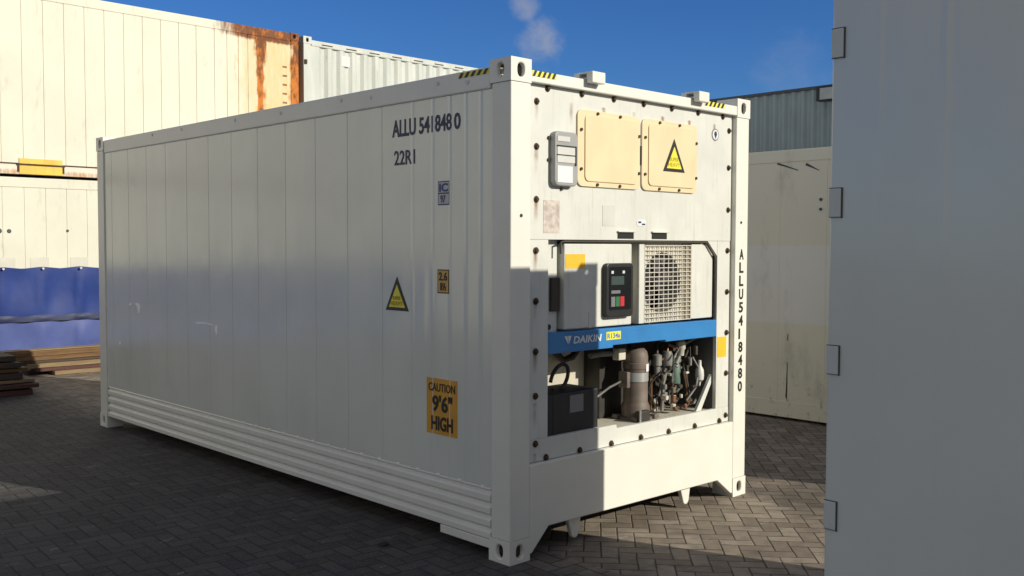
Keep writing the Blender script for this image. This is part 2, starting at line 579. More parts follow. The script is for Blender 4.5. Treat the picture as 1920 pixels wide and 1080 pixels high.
        if smooth:
            for p in me.polygons:
                p.use_smooth = True
            if smooth != 'all':
                me.set_sharp_from_angle(angle=R(38))
        return o


def thing(name, label, cat, loc=(0, 0, 0), rz=0.0, group=None):
    o = bpy.data.objects.new(name, None)
    COL.objects.link(o)
    o.location = loc
    o.rotation_euler = (0, 0, rz)
    o.empty_display_size = 0.3
    o['label'] = label
    o['category'] = cat
    if group:
        o['group'] = group
    return o


def copy_tree(o, parent=None):
    c = o.copy()
    COL.objects.link(c)
    c.parent = parent
    for ch in [q for q in bpy.data.objects if q.parent == o]:
        copy_tree(ch, c)
    return c


def lettering(text, parent, material, org, ax, ay, w, h, depth=0.002, bold=0.012, shear=0.0, name='lettering', align=None, raw=False):
    """flat letters as one thin mesh, fitted to w x h, lower left corner at org, running along ax, upright along ay"""
    cu = bpy.data.curves.new('t', 'FONT')
    cu.body = text
    cu.size = 1.0
    cu.offset = bold
    cu.shear = shear
    cu.extrude = 0.01
    cu.resolution_u = 3
    to = bpy.data.objects.new('t', cu)
    COL.objects.link(to)
    bpy.context.view_layer.update()
    me = bpy.data.meshes.new_from_object(to.evaluated_get(bpy.context.evaluated_depsgraph_get()))
    bpy.data.objects.remove(to)
    bpy.data.curves.remove(cu)
    xs = [v.co.x for v in me.vertices]
    ys = [v.co.y for v in me.vertices]
    x0, x1, y0, y1 = min(xs), max(xs), min(ys), max(ys)
    ax, ay, org = Vector(ax), Vector(ay), Vector(org)
    nz = ax.cross(ay)
    for v in me.vertices:
        a = (v.co.x - x0) / (x1 - x0) * w
        bq = (v.co.y - y0) / (y1 - y0) * h
        v.co = org + ax * a + ay * bq + nz * (depth / 2 + v.co.z / 0.01 * depth / 2)
    me.name = name
    me.materials.clear()
    me.materials.append(MATS[material])
    o = bpy.data.objects.new(name, me)
    COL.objects.link(o)
    o.parent = parent
    return o


def casting(c, sg, hole=(0.028, 0.039)):
    """hollow ISO corner fitting with oval openings on its three outward faces; c = outermost corner, sg = outward signs"""
    mb = MB()
    size = (0.165, 0.178, 0.135)
    t = 0.026
    c = Vector(c)
    lo = [c[k] - (size[k] if sg[k] > 0 else 0) for k in range(3)]
    hi = [c[k] + (size[k] if sg[k] < 0 else 0) for k in range(3)]
    hw, hh = hole

    def loop(a):
        p = 2.6
        return (hw * math.copysign(abs(math.cos(a)) ** (2 / p), math.cos(a)), hh * math.copysign(abs(math.sin(a)) ** (2 / p), math.sin(a)))
    for k in range(3):
        b, d = [q for q in range(3) if q != k]
        for side in (-1, 1):
            co = lo[k] if side < 0 else hi[k]

            def P(u, v, dep, inset=0.0):
                p = [0, 0, 0]
                p[k] = co - side * (dep + inset)
                p[b], p[d] = u, v
                return tuple(p)
            if side == sg[k]:
                mb.holed(lambda u, v, q: P(u, v, q), lo[b], hi[b], lo[d], hi[d], loop, t)
                n0 = len(mb.f)
                mb.holed(lambda u, v, q: P(u, v, t), lo[b] + t, hi[b] - t, lo[d] + t, hi[d] - t, loop)
                mb.dark += range(n0, len(mb.f))
            else:
                mb.add([P(lo[b], lo[d], 0), P(hi[b], lo[d], 0), P(hi[b], hi[d], 0), P(lo[b], hi[d], 0)], [(0, 1, 2, 3)])
                mb.add([P(lo[b] + t, lo[d] + t, t), P(hi[b] - t, lo[d] + t, t), P(hi[b] - t, hi[d] - t, t), P(lo[b] + t, hi[d] - t, t)], [(0, 1, 2, 3)])
                mb.dark.append(len(mb.f) - 1)
    return mb


def seam_profile(y0, y1, seams, x, w=0.0042, d=0.0035, ridges=(), ridge_h=0.003):
    pr = [(y0, x)]
    ev = sorted([(s, 0) for s in seams] + [(s, 1) for s in ridges])
    for s, k in ev:
        if k == 0:
            pr += [(s - w, x), (s - w * 0.4, x + d), (s + w * 0.4, x + d), (s + w, x)]
        else:
            pr += [(s - 0.02, x), (s, x - ridge_h), (s + 0.02, x)]
    pr.append((y1, x))
    return pr


def corr_profile(y0, y1, x, pitch, depth):
    pr, y = [], y0
    while y + pitch <= y1:
        pr += [(y, x), (y + pitch * 0.26, x), (y + pitch * 0.5, x + depth), (y + pitch * 0.76, x + depth)]
        y += pitch
    pr += [(y, x), (y1, x)]
    return pr


def container_shell(root, L, H, paint_name, seams, rail_top=0.034, corr=None, wall_z=(0.40, 2.755), ribs=True, far_wall=True,
                    post=0.165, front_end=True, rail_mat=None, ridges=(), ground_rail=0.113, wall_x=0.016, ridge_h=0.003, groove=(0.0042, 0.0035), wall_in=0.166):
    """the frame and walls every container here shares; local x = width, y = length, wall in view at x = 0"""
    Wd = 2.438
    fm = rail_mat or 'fresh_white'
    RT = H - rail_top
    zt = H - 0.164
    for sx in (0, 1):
        for sy in (0, 1):
            x0, x1 = (0.004, post) if sx == 0 else (Wd - post, Wd - 0.004)
            y0, y1 = (0.004, 0.165) if sy == 0 else (L - 0.165, L - 0.004)
            MB().box(x0, x1, y0, y1, 0.1352, H - 0.1352).build('corner_post', fm, root, 0.008)
            for sz in (0, 1):
                casting((Wd * sx, L * sy, H * sz), (1 if sx else -1, 1 if sy else -1, 1 if sz else -1)).build('corner_casting', fm, root, 0.009)
    # rails
    for sx in (0, 1):
        a, b = (0.006, 0.10) if sx == 0 else (Wd - 0.10, Wd - 0.006)
        MB().box(a, b, 0.178, L - 0.178, zt, RT).build('top_rail', fm, root, 0.010)
        pts = [(0.10, ground_rail)]
        if ribs:
            z = ground_rail
            hgt = (wall_z[0] + 0.012 - z) / 4
            for q in range(4):
                pts += [(0.010, z + 0.004), (0.010, z + hgt * 0.52), (0.031, z + hgt * 0.76), (0.031, z + hgt * 0.84)]
                z += hgt
            pts += [(0.012, z), (0.020, z + 0.012), (0.10, z + 0.012)]
        else:
            pts += [(0.010, ground_rail), (0.010, wall_z[0]), (0.10, wall_z[0])]
        if sx:
            pts = [(Wd - p[0], p[1]) for p in pts]
        MB().prism(pts, 1, 0.178, L - 0.178).build('bottom_rail', fm if ribs else paint_name, root, 0.003)
    # walls
    if corr:
        pr = corr_profile(0.166, L - 0.166, 0.016, *corr)
    else:
        pr = seam_profile(wall_in, L - wall_in, seams, wall_x, groove[0], groove[1], ridges, ridge_h)
    zz = (wall_z[0] + (0.024 if ribs else 0.0), zt)
    MB().sheet(pr, lambda p, e: (p[1], p[0], zz[e])).build('side_panel', paint_name, root)
    pr2 = [(y, Wd - x) for y, x in pr]
    if far_wall:
        MB().sheet(pr2, lambda p, e: (p[1], p[0], zz[e])).build('side_panel', paint_name, root)
    MB().box(0.04, Wd - 0.04, 0.12, L - 0.12, RT - 0.055, RT - 0.02).build('roof', paint_name, root)
    MB().box(0.10, Wd - 0.10, 0.14, L - 0.14, 0.15, 0.30).build('floor_base', 'under_dark', root)
    ends = ((1, L),) if not front_end else ((0, 0.0), (1, L))
    for s, y in ends:
        a, b = (0.03, 0.06) if s == 0 else (L - 0.06, L - 0.03)
        MB().box(post, Wd - post, a, b, 0.30, RT - 0.055).build('end_wall', paint_name, root)
        MB().box(post, Wd - post, a - 0.02, b + 0.02, 0.13, 0.29).build('end_sill', fm, root, 0.006)
        MB().box(post, Wd - post, a - 0.02, b + 0.02, RT - 0.10, RT - 0.002).build('end_header', fm, root, 0.006)


# ------------------------------------------------------------------ ground
g = MB().add([(-700, -700, 0), (700, -700, 0), (700, 700, 0), (-700, 700, 0)], [(0, 1, 2, 3)]).build('ground', 'pavers')
g['kind'] = 'structure'

# ------------------------------------------------------------------ main container
H, L, WD = 2.919, 6.058, 2.438
main = thing('refrigerated_container', 'freshly painted white refrigerated container with open cooling machinery in its sunlit end', 'container')
container_shell(main, L, H, 'gloss_white', [5.72, 5.32, 4.909, 4.501, 4.087, 3.682, 3.286, 2.867, 2.455, 2.046, 1.643, 1.243],
                front_end=False, ridges=(0.917, 0.715, 0.551, 0.403, 0.271))
# deeper rail foot beside the near corner
MB().box(0.010, 0.10, 0.178, 0.64, 0.062, 0.1125).build('rail_foot', 'fresh_white', main, 0.004)
# weld nuts on the top rail, bright chips on the side
for y, z in ((1.70, 2.845), (1.355, 2.83), (0.655, 2.84), (0.38, 2.815), (4.15, 2.85), (4.75, 2.85), (3.2, 2.845), (2.5, 2.835)):
    MB().cyl((0.0065, y, z), (0.0015, y, z), 0.013).build('plug', 'hinge_grey', main)
for pts in ([(3.60, 1.168), (3.66, 1.184), (3.80, 1.190), (3.92, 1.186), (3.96, 1.172), (3.88, 1.166), (3.74, 1.176)],
            [(3.552, 1.10), (3.545, 1.178), (3.585, 1.172), (3.59, 1.14), (3.565, 1.095)],
            [(5.08, 1.27), (5.14, 1.295), (5.20, 1.285), (5.15, 1.262), (5.125, 1.20), (5.09, 1.20)], [(5.27, 1.275), (5.31, 1.29), (5.34, 1.27), (5.30, 1.258)],
            [(5.54, 0.862), (5.545, 0.89), (5.585, 0.893), (5.59, 0.866)]):
    MB().prism(pts, 0, 0.0135, 0.0165).build('paint_chip', 'chip_white', main)

# side markings (on the wall at x = 0.016)
SX = 0.0155
def side_text(t, y_left, y_right, z0, z1, mt, bold=0.012, x=SX, parent=main):
    return lettering(t, parent, mt, (x, y_left, z0), (0, -1, 0), (0, 0, 1), y_left - y_right, z1 - z0, 0.0025, bold)
side_text('ALLU', 1.129, 0.885, 2.545, 2.655, 'marking_navy', 0.022)
side_text('541848', 0.850, 0.534, 2.547, 2.652, 'marking_navy', 0.022)
side_text('0', 0.512, 0.452, 2.548, 2.648, 'marking_navy', 0.02)
side_text('22R1', 1.108, 0.893, 2.366, 2.458, 'marking_navy', 0.012)

def side_plate(name, y0, y1, z0, z1, mt, x=SX, t=0.002, parent=main):
    return MB().box(x - t, x, y0, y1, z0, z1).build(name, mt, parent)

for i in range(15):
    y = 0.24 + i * 0.205
    MB().box(0.0125, 0.0175, y, y + 0.03, 0.417, 0.427).build('weld_bead', 'chip_white', main, 0.002)
# blue framed rail plate
p = side_plate('rail_plate', 0.551, 0.663, 2.096, 2.243, 'plate_blue')
for z0, z1 in ((2.103, 2.164), (2.172, 2.236)):
    MB().box(SX - 0.0035, SX - 0.0021, 0.558, 0.656, z0, z1).build('plate_field', 'faint_label', p)
side_text('IC', 0.648, 0.566, 2.178, 2.230, 'plate_blue', 0.03, SX - 0.0036, p)
side_text('97', 0.636, 0.590, 2.110, 2.157, 'plate_blue', 0.012, SX - 0.0036, p)
# orange height plate
p = side_plate('height_plate', 0.556, 0.668, 1.553, 1.701, 'marking_black')
MB().box(SX - 0.0035, SX - 0.0021, 0.564, 0.660, 1.560, 1.694).build('plate_field', 'pale_orange', p)
side_text('2.6', 0.652, 0.572, 1.632, 1.684, 'marking_black', 0.02, SX - 0.0036, p)
side_text('8½', 0.640, 0.584, 1.570, 1.620, 'marking_black', 0.02, SX - 0.0036, p)
# warning triangle
def triangle(parent, P, w, h, frame=0.025):
    k = MB()
    o = k.prism([(0, 0), (w, 0), (w / 2, h)], 2, 0, 0.002)
    o.v = [P(*v) for v in o.v]
    tri = o.build('warning_triangle', 'marking_black', parent)
    q = MB().prism([(frame * 1.5, frame * 0.85), (w - frame * 1.5, frame * 0.85), (w / 2, h - frame * 2.1)], 2, 0.0021, 0.0035)
    q.v = [P(*v) for v in q.v]
    q.build('yellow_field', 'sticker_yellow', tri)
    return tri
t = triangle(main, lambda u, v, d: (SX - d, 1.205 - u, 1.424 + v), 0.246, 0.222)
side_text('SUPER', 1.125, 1.040, 1.495, 1.518, 'text_ochre', 0.01, SX - 0.0036, t)
side_text('HEAVY', 1.145, 1.020, 1.458, 1.485, 'text_ochre', 0.01, SX - 0.0036, t)
# caution plate
p = side_plate('caution_sign', 0.481, 0.775, 0.672, 1.022, 'sticker_orange')
side_text('CAUTION', 0.755, 0.500, 0.940, 0.992, 'marking_black', 0.01, SX - 0.0021, p)
side_text('9\'6"', 0.718, 0.525, 0.812, 0.918, 'marking_black', 0.03, SX - 0.0021, p)
side_text('HIGH', 0.728, 0.520, 0.696, 0.786, 'marking_black', 0.03, SX - 0.0021, p)

# hazard tape on the rails beside the castings
def hazard(parent, P, length, h, n):
    bs = MB().box(0, length, 0, h, 0, 0.0015)
    bs.v = [P(*v) for v in bs.v]
    tape = bs.build('hazard_tape', 'sticker_yellow', parent)
    k = MB()
    st = length / n
    for i in range(n):
        u = i * st
        k.prism([(u, 0), (u + st * 0.5, 0), (min(length, u + st * 0.95), h), (min(length, u + st * 0.45), h)], 2, 0.0016, 0.003)
    k.v = [P(*v) for v in k.v]
    k.build('black_stripes', 'marking_black', tape)
RT = H - 0.034
hazard(main, lambda u, v, d: (0.006 - d, 0.46 - u, RT - 0.040 + v), 0.27, 0.030, 5)
hazard(main, lambda u, v, d: (0.172 + u, 0.002 - d, 2.828 + v), 0.20, 0.032, 5)
hazard(main, lambda u, v, d: (1.87 + u, 0.002 - d, 2.828 + v), 0.24, 0.032, 5)

# front header and sill
MB().box(0.165, 2.273, 0.002, 0.10, 2.794, 2.862).build('front_header', 'fresh_white', main, 0.006)
MB().prism([(0.166, 0.035), (0.185, 0.035), (0.328, 0.172), (2.080, 0.155), (2.255, 0.030), (2.272, 0.030), (2.272, 0.560), (0.166, 0.560)], 1, 0.004, 0.050).build('front_sill', 'fresh_white', main, 0.006)
for xc in (0.612, 1.765):
    MB().prism([(xc - 0.085, 0.20), (xc - 0.065, 0.16), (xc - 0.024, 0.045), (xc - 0.010, 0.030), (xc + 0.018, 0.030), (xc + 0.036, 0.050), (xc + 0.056, 0.16), (xc + 0.06, 0.20)], 1, 0.052, 0.085).build('tunnel_lug', 'fresh_white', main, 0.006)

# lifting lugs on the header
for xc in (0.655, 1.750):
    k = MB()
    k.box(xc - 0.025, xc + 0.095, -0.055, -0.005, 2.838, 2.907)
    k.box(xc - 0.025, xc + 0.095, 0.055, 0.10, 2.864, 2.907)
    k.box(xc - 0.025, xc + 0.095, -0.0049, 0.0549, 2.896, 2.907)
    k.box(xc - 0.020, xc + 0.090, -0.0049, 0.0549, 2.864, 2.874)
    k.build('lifting_lug', 'fresh_white', main, 0.005)

# ---- machinery panel
FY = 0.045
k = MB()
k.box(0.166, 2.272, FY - 0.003, FY + 0.03, 1.885, 2.793)
k.box(0.166, 0.356, FY, FY + 0.03, 0.694, 1.8849)
k.box(2.106, 2.272, FY, FY + 0.03, 0.6701, 1.8849)
k.prism([(0.166, 0.562), (2.272, 0.562), (2.272, 0.67), (1.0, 0.67), (0.995, 0.694), (0.166, 0.694)], 1, FY - 0.0015, FY + 0.03)
k.prism([(2.1059, 1.8849), (1.985, 1.8849), (2.1059, 1.775)], 1, FY + 0.001, FY + 0.028)
panel = k.build('machinery_panel', 'aged_white', main, 0.003)
bolts = []
for i in range(7):
    bolts += [(0.338 + 0.3015 * i, 2.777), (0.338 + 0.3015 * i, 0.578)]
for z in (2.693, 2.430, 2.121, 1.82, 1.521, 1.222, 0.957, 0.672):
    bolts.append((0.247, z))
for z in (2.683, 2.416, 2.111, 1.816, 1.516, 1.218, 0.920, 0.610):
    bolts.append((2.227, z))
for x, z in bolts:
    MB().cyl((x, FY - 0.0035, z), (x, FY - 0.006, z), 0.021, n=14).cyl((x, FY - 0.0061, z), (x, FY - 0.019, z), 0.0145, 0.011, n=8).build('bolt', 'bolt_rust', panel)

# hatches
for q, (x0, x1) in enumerate(((0.592, 1.194), (1.216, 1.822))):
    h_ = MB().rrect(x0, x1, 2.214, 2.684, 0.045, FY - 0.016, FY - 0.0035).build('access_hatch', 'hatch_cream', main, 0.003)
    MB().rrect(x0 + 0.062, x1 - 0.028, 2.246, 2.655, 0.035, FY - 0.024, FY - 0.0161).build('raised_cover', 'hatch_cream', h_, 0.004)
    w_ = x1 - x0
    for fx, z in ((0.30, 2.668), (0.66, 2.668), (0.30, 2.229), (0.66, 2.229)):
        MB().cyl((x0 + w_ * fx, FY - 0.0165, z), (x0 + w_ * fx, FY - 0.025, z), 0.010, n=8).build('bolt', 'bolt_rust', h_)
    for xx in (x0 + 0.030, x1 - 0.012):
        for z in (2.56, 2.32):
            MB().cyl((xx, FY - 0.0165, z), (xx, FY - 0.025, z), 0.010, n=8).build('bolt', 'bolt_rust', h_)
    MB().box(x0 - 0.012, x0 + 0.001, FY - 0.012, FY - 0.0035, 2.38, 2.50).build('hinge', 'black', h_)
t = triangle(main, lambda u, v, d: (1.428 + u, FY - 0.0245 - d, 2.350 + v), 0.240, 0.222)
lettering('SUPER', t, 'text_ochre', (1.500, FY - 0.0281, 2.420), (1, 0, 0), (0, 0, 1), 0.095, 0.026, 0.001)
lettering('HEAVY', t, 'text_ochre', (1.482, FY - 0.0281, 2.384), (1, 0, 0), (0, 0, 1), 0.130, 0.028, 0.001)

# grey chart holder
k = MB().rrect(0.360, 0.561, 2.206, 2.530, 0.035, FY - 0.048, FY - 0.0035)
hold = k.build('chart_holder', 'grey_plastic', main, 0.008)
for z0, z1, mt, i in ((2.392, 2.437, 'pale_plastic', .03), (2.345, 2.385, 'pale_plastic', .03), (2.226, 2.325, 'sticker_white', .05), (2.470, 2.500, 'pale_plastic', .075)):
    MB().box(0.360 + 0.018, 0.561 - i, FY - 0.0515, FY - 0.0485, z0, z1).build('window', mt, hold)
MB().box(0.374, 0.534, FY - 0.053, FY - 0.0485, 2.438, 2.446).box(0.374, 0.534, FY - 0.053, FY - 0.0485, 2.386, 2.391).box(0.5315, 0.544, FY - 0.053, FY - 0.0485, 2.33, 2.446).build('window_frame', 'black', hold)
for x, z in ((0.347, 2.49), (0.574, 2.475), (0.347, 2.36), (0.574, 2.35), (0.46, 2.190)):
    MB().cyl((x, FY - 0.0035, z), (x, FY - 0.014, z), 0.010, n=8).build('bolt', 'bolt_rust', hold)

# stickers on the panel
def decal(name, x0, x1, z0, z1, mt, y=FY - 0.0035, t=0.0015, parent=main):
    return MB().box(x0, x1, y - t, y, z0, z1).build(name, mt, parent)
decal('worn_label', 0.308, 0.446, 1.925, 2.120, 'faded_label')
decal('worn_label', 0.84, 0.96, 1.975, 2.105, 'faint_label')
d = MB().cyl((2.056, FY - 0.0036, 2.642), (2.056, FY - 0.0055, 2.642), 0.043, n=24).build('round_emblem', 'key_grey', main)
MB().cyl((2.056, FY - 0.0056, 2.642), (2.056, FY - 0.0065, 2.642), 0.035, n=24).build('emblem_field', 'sticker_white', d)
MB().prism([(2.056 - 0.018, 2.645), (2.056, 2.612), (2.056 + 0.018, 2.645), (2.056 + 0.010, 2.665), (2.056 - 0.010, 2.665)], 1, FY - 0.0066, FY - 0.0076).build('emblem_mark', 'marking_navy', d)
wl = MB().rrect(1.18, 1.28, 1.978, 2.022, 0.02, FY - 0.0055, FY - 0.0036).build('white_label', 'sticker_white', main)
decal('label_mark', 1.195, 1.225, 1.998, 2.010, 'marking_navy', FY - 0.0056, 0.0008, wl)
decal('label_mark', 1.232, 1.268, 1.986, 1.996, 'marking_navy', FY - 0.0056, 0.0008, wl)
for x0, x1 in ((0.988, 1.150), (1.340, 1.503)):
    decal('vent_slot', x0, x1, 1.895, 1.936, 'dark', FY - 0.0032, 0.002)
    MB().box(x0 - 0.006, x1 + 0.006, FY - 0.020, FY - 0.0033, 1.9365, 1.946).build('slot_hood', 'aged_white', main, 0.003)
decal('yellow_label', 2.120, 2.228, 1.042, 1.190, 'sticker_amber', FY - 0.0005)

# ---- recess for the machinery
k = MB()
k.box(0.30, 2.16, 0.52, 0.54, 0.60, 1.95)
back = k.build('recess_back', 'inner_cream', main)
MB().box(0.30, 2.16, FY + 0.0305, 0.519, 0.615, 0.662).build('recess_floor', 'inner_cream', main)
MB().box(0.30, 2.16, FY + 0.0305, 0.519, 1.90, 1.93).build('recess_top', 'inner_grey', main)
MB().box(0.33, 0.355, FY + 0.0305, 0.519, 0.6625, 1.8995).build('recess_wall', 'inner_grey', main)
MB().box(2.107, 2.135, FY + 0.0305, 0.519, 0.6625, 1.8995).build('recess_wall', 'inner_grey', main)
MB().box(0.356, 2.106, 0.12, 0.519, 1.215, 1.225).build('recess_shelf', 'machinery_dark', main)
# dark gasket along the recess edge
MB().tube([(0.470, 0.052, 1.80), (0.470, 0.052, 1.868), (0.5, 0.052, 1.876), (1.96, 0.052, 1.876), (1.99, 0.052, 1.866), (2.085, 0.052, 1.772), (2.092, 0.052, 1.745), (2.092, 0.052, 1.33)], 0.007).build('gasket', 'rubber', main, smooth=True)

# control box
MB().box(0.357, 0.492, 0.105, 0.125, 1.23, 1.885).build('filler_plate', 'aged_white', main)
MB().box(0.425, 0.500, 0.085, 0.1045, 1.45, 1.655).build('cable_entry', 'rubber', main, 0.004)
for x, z in ((0.40, 1.40), (0.415, 1.355), (0.43, 1.30)):
    MB().cyl((x, 0.1045, z), (x, 0.095, z), 0.018 if z == 1.355 else 0.008).build('cable_gland', 'black', main)
cb = MB().box(0.512, 1.158, 0.060, 0.42, 1.334, 1.862).build('control_box', 'aged_white', main, 0.008)
decal('orange_label', 0.522, 0.700, 1.710, 1.798, 'sticker_amber', 0.0595, 0.0015, cb)
decal('door_strip', 0.735, 0.765, 1.335, 1.43, 'pale_plastic', 0.0595, 0.003, cb)
dp = MB().rrect(0.862, 1.128, 1.392, 1.738, 0.028, 0.022, 0.0595).build('display_panel', 'black', main, 0.006)
MB().rrect(0.888, 1.102, 1.44, 1.715, 0.015, 0.0195, 0.0218).build('display_glass', 'screen', dp)
decal('display_screen', 0.905, 1.03, 1.60, 1.655, 'lcd_green', 0.0193, 0.001, dp)
for i, mt in enumerate(('key_grey', 'key_green', 'key_red')):
    decal('key_block', 0.905 + i * 0.045, 0.943 + i * 0.045, 1.462, 1.525, mt, 0.0193, 0.001, dp)
decal('key_block', 0.905, 0.993, 1.545, 1.565, 'key_grey', 0.0193, 0.001, dp)
for x in (0.905, 1.015):
    decal('display_icon', x, x + 0.022, 1.672, 1.690, 'pale_plastic', 0.0193, 0.001, dp)

# condenser fan housing: plate with a round opening, fan, wire guard
k = MB()
FX, FZ, FR = 1.512, 1.598, 0.208
k.holed(lambda u, v, q: (u, 0.085 + q, v), 1.245, 2.086, 1.332, 1.868, (FX, FZ, lambda a: (FR * math.cos(a), FR * math.sin(a))), 0.13)
k.box(1.245, 1.255, 0.0853, 0.40, 1.332, 1.868)
hous = k.build('fan_housing', 'inner_cream', main)
MB().box(1.735, 1.8225, 0.078, 0.0845, 1.336, 1.862).build('tan_strip', 'fan_tan', main)  # strip of darker tan on the right part of the plate
MB().box(1.245, 1.300, 0.068, 0.0845, 1.332, 1.864).build('side_cover', 'aged_white', main, 0.004)
MB().rrect(1.826, 2.080, 1.336, 1.862, 0.01, 0.068, 0.0845).build('side_cover', 'aged_white', main, 0.004)
MB().box(1.262, 1.78, 0.30, 0.31, 1.34, 1.86).build('condenser_coil', 'machinery_dark', main)
k = MB()
k.cyl((FX, 0.10, FZ), (FX, 0.16, FZ), 0.055, n=20)
fan = k.build('fan', 'fan_blade', main)
for i in range(5):
    a = 2 * PI * i / 5 + 0.3
    k = MB()
    vs = []
    for rr, wd in ((0.05, 0.30), (0.12, 0.42), (0.195, 0.46)):
        for s_ in (-1, 1):
            aa = a + s_ * wd
            vs.append((FX + rr * math.cos(aa), 0.135 + s_ * 0.024, FZ + rr * math.sin(aa)))
    k.add(vs, [(0, 1, 3, 2), (2, 3, 5, 4)])
    k.build('fan_blade', 'fan_blade', fan)
k = MB()
for i in range(11):
    x = 1.303 + i * 0.0517
    k.cyl((x, 0.070, 1.338), (x, 0.070, 1.852), 0.0042, n=6)
for i in range(18):
    z = 1.338 + i * 0.0302
    k.cyl((1.303, 0.0665, z), (1.820, 0.0665, z), 0.0034, n=6)
k.build('fan_guard', 'wire_white', main)

# blue beam with the maker's lettering
beam = MB().prism([(0.357, 1.197), (0.955, 1.195), (0.957, 1.212), (1.505, 1.210), (1.507, 1.197), (2.105, 1.197), (2.105, 1.318), (0.357, 1.325)], 1, 0.044, 0.10).build('cross_beam', 'beam_blue', main, 0.004)
lettering('DAIKIN', beam, 'logo_white', (0.580, 0.0435, 1.247), (1, 0, 0), (0, 0, 1), 0.262, 0.045, 0.001, 0.02, 0.15)
MB().prism([(0.498, 1.297), (0.524, 1.297), (0.533, 1.245)], 1, 0.0425, 0.0436).prism([(0.530, 1.297), (0.562, 1.297), (0.545, 1.262), (0.538, 1.250)], 1, 0.0425, 0.0436).build('logo', 'logo_white', beam)
rl = decal('refrigerant_label', 0.888, 1.030, 1.248, 1.300, 'sticker_yellow', 0.0436, 0.001, beam)
lettering('R134a', main, 'beam_blue', (0.897, 0.0425, 1.257), (1, 0, 0), (0, 0, 1), 0.125, 0.034, 0.001, 0.02)

# lower bay
bat = MB().box(0.370, 0.846, 0.072, 0.36, 0.663, 0.945).build('electrical_box', 'black_box', main, 0.008)
decal('box_label', 0.580, 0.704, 0.815, 0.922, 'key_grey', 0.0715, 0.0012, bat)
MB().box(0.43, 0.47, 0.070, 0.0719, 0.665, 0.94).build('box_edge', 'machinery_dark', bat)
pts = []
for i in range(25):
    a = -2.2 + 5.6 * i / 24
    pts.append((0.62 + 0.075 * math.cos(a) + 0.03 * math.sin(a), 0.20, 1.015 + 0.085 * math.sin(a)))
MB().tube(pts, 0.012).build('cable_loop', 'rubber', main, smooth=True)
# compressor
CX, CY, CZ = 1.398, 0.215, 0.663
comp = MB().lathe([(0.115, 0.0), (0.115, 0.018), (0.098, 0.022), (0.098, 0.09), (0.088, 0.11), (0.084, 0.12), (0.084, 0.345), (0.088, 0.35), (0.088, 0.385), (0.084, 0.39), (0.084, 0.43), (0.076, 0.465), (0.055, 0.487), (0.02, 0.495)], (CX, CY, CZ), 28).build('compressor', 'compressor_brown', main, smooth=True)
MB().lathe([(0.0855, 0.262), (0.0875, 0.263), (0.0875, 0.322), (0.0855, 0.323)], (CX, CY, CZ), 28).build('metal_band', 'silver_band', comp, smooth=True)
k = MB()
for i in range(5):
    a0, a1 = R(-88 + i * 8), R(-80 + i * 8)
    k.add([(CX + 0.089 * math.cos(a0), CY + 0.089 * math.sin(a0), CZ + z) for z in (0.33, 0.382)] + [(CX + 0.089 * math.cos(a1), CY + 0.089 * math.sin(a1), CZ + z) for z in (0.382, 0.33)], [(0, 1, 2, 3)])
k.build('paper_label', 'sticker_white', comp)
MB().box(CX - 0.115, CX - 0.080, CY - 0.02, CY + 0.06, CZ + 0.22, CZ + 0.33).build('terminal_box', 'compressor_brown', comp, 0.006)
for dx, dy in ((-0.10, -0.085), (0.10, -0.085), (-0.10, 0.085), (0.10, 0.085)):
    MB().box(CX + dx - 0.024, CX + dx + 0.024, CY + dy - 0.024, CY + dy + 0.024, CZ + 0.001, CZ + 0.032).build('mounting_foot', 'compressor_brown', comp, 0.006)
MB().box(CX - 0.115, CX - 0.005, 0.082, 0.125, CZ + 0.001, CZ + 0.075).build('drain_bracket', 'machinery_dark', main, 0.006)
MB().cyl((CX - 0.115, 0.08, CZ + 0.001), (CX - 0.115, 0.08, CZ + 0.085), 0.007).build('drain_pin', 'silver_band', main)
# suction pipe and wiring
MB().tube([(1.02, 0.30, 1.115), (1.12, 0.30, 1.12), (1.22, 0.29, 1.118), (1.29, 0.27, 1.12), (1.335, 0.25, 1.135)], 0.019).build('suction_pipe', 'pipe_grey', main, smooth=True)
MB().box(1.225, 1.300, 0.22, 0.28, 1.075, 1.155).build('valve_body', 'inner_cream', main, 0.008)
MB().tube([(0.86, 0.34, 0.80), (1.0, 0.33, 0.80), (1.12, 0.32, 0.83), (1.20, 0.28, 0.89), (1.28, 0.24, 0.93)], 0.008).build('wire', 'pipe_grey', main, smooth=True)
MB().box(1.20, 1.50, 0.37, 0.515, 0.664, 1.19).build('dark_rear_box', 'machinery_dark', main, 0.006)  # dark box standing in for the shadow left of the compressor
MB().tube([(0.85, 0.48, 1.16), (0.93, 0.46, 1.08), (1.0, 0.44, 1.10), (1.05, 0.43, 1.16)], 0.025).build('hose', 'machinery_dark', main, smooth=True)
# valves, receiver, filter and piping on the right
MB().box(1.56, 2.105, 0.39, 0.515, 0.70, 1.20).build('dark_rear_box', 'machinery_dark', main, 0.006)
MB().lathe([(0.03, 0), (0.045, 0.02), (0.045, 0.23), (0.03, 0.25), (0.012, 0.26)], (1.855, 0.23, 0.80), 16).build('receiver', 'receiver_green', main, smooth=True)
MB().lathe([(0.030, 0), (0.038, 0.02), (0.038, 0.10), (0.030, 0.12)], (1.73, 0.20, 0.985), 14).build('valve_cap', 'pipe_grey', main, smooth=True)
MB().lathe([(0.020, 0), (0.022, 0.06), (0.034, 0.07), (0.034, 0.14), (0.015, 0.15)], (1.64, 0.22, 0.94), 14).build('valve_cap', 'pipe_grey', main, smooth=True)
MB().lathe([(0.025, 0), (0.028, 0.04), (0.036, 0.05), (0.036, 0.10), (0.018, 0.115)], (1.90, 0.21, 1.06), 14).build('valve_cap', 'inner_cream', main, smooth=True)
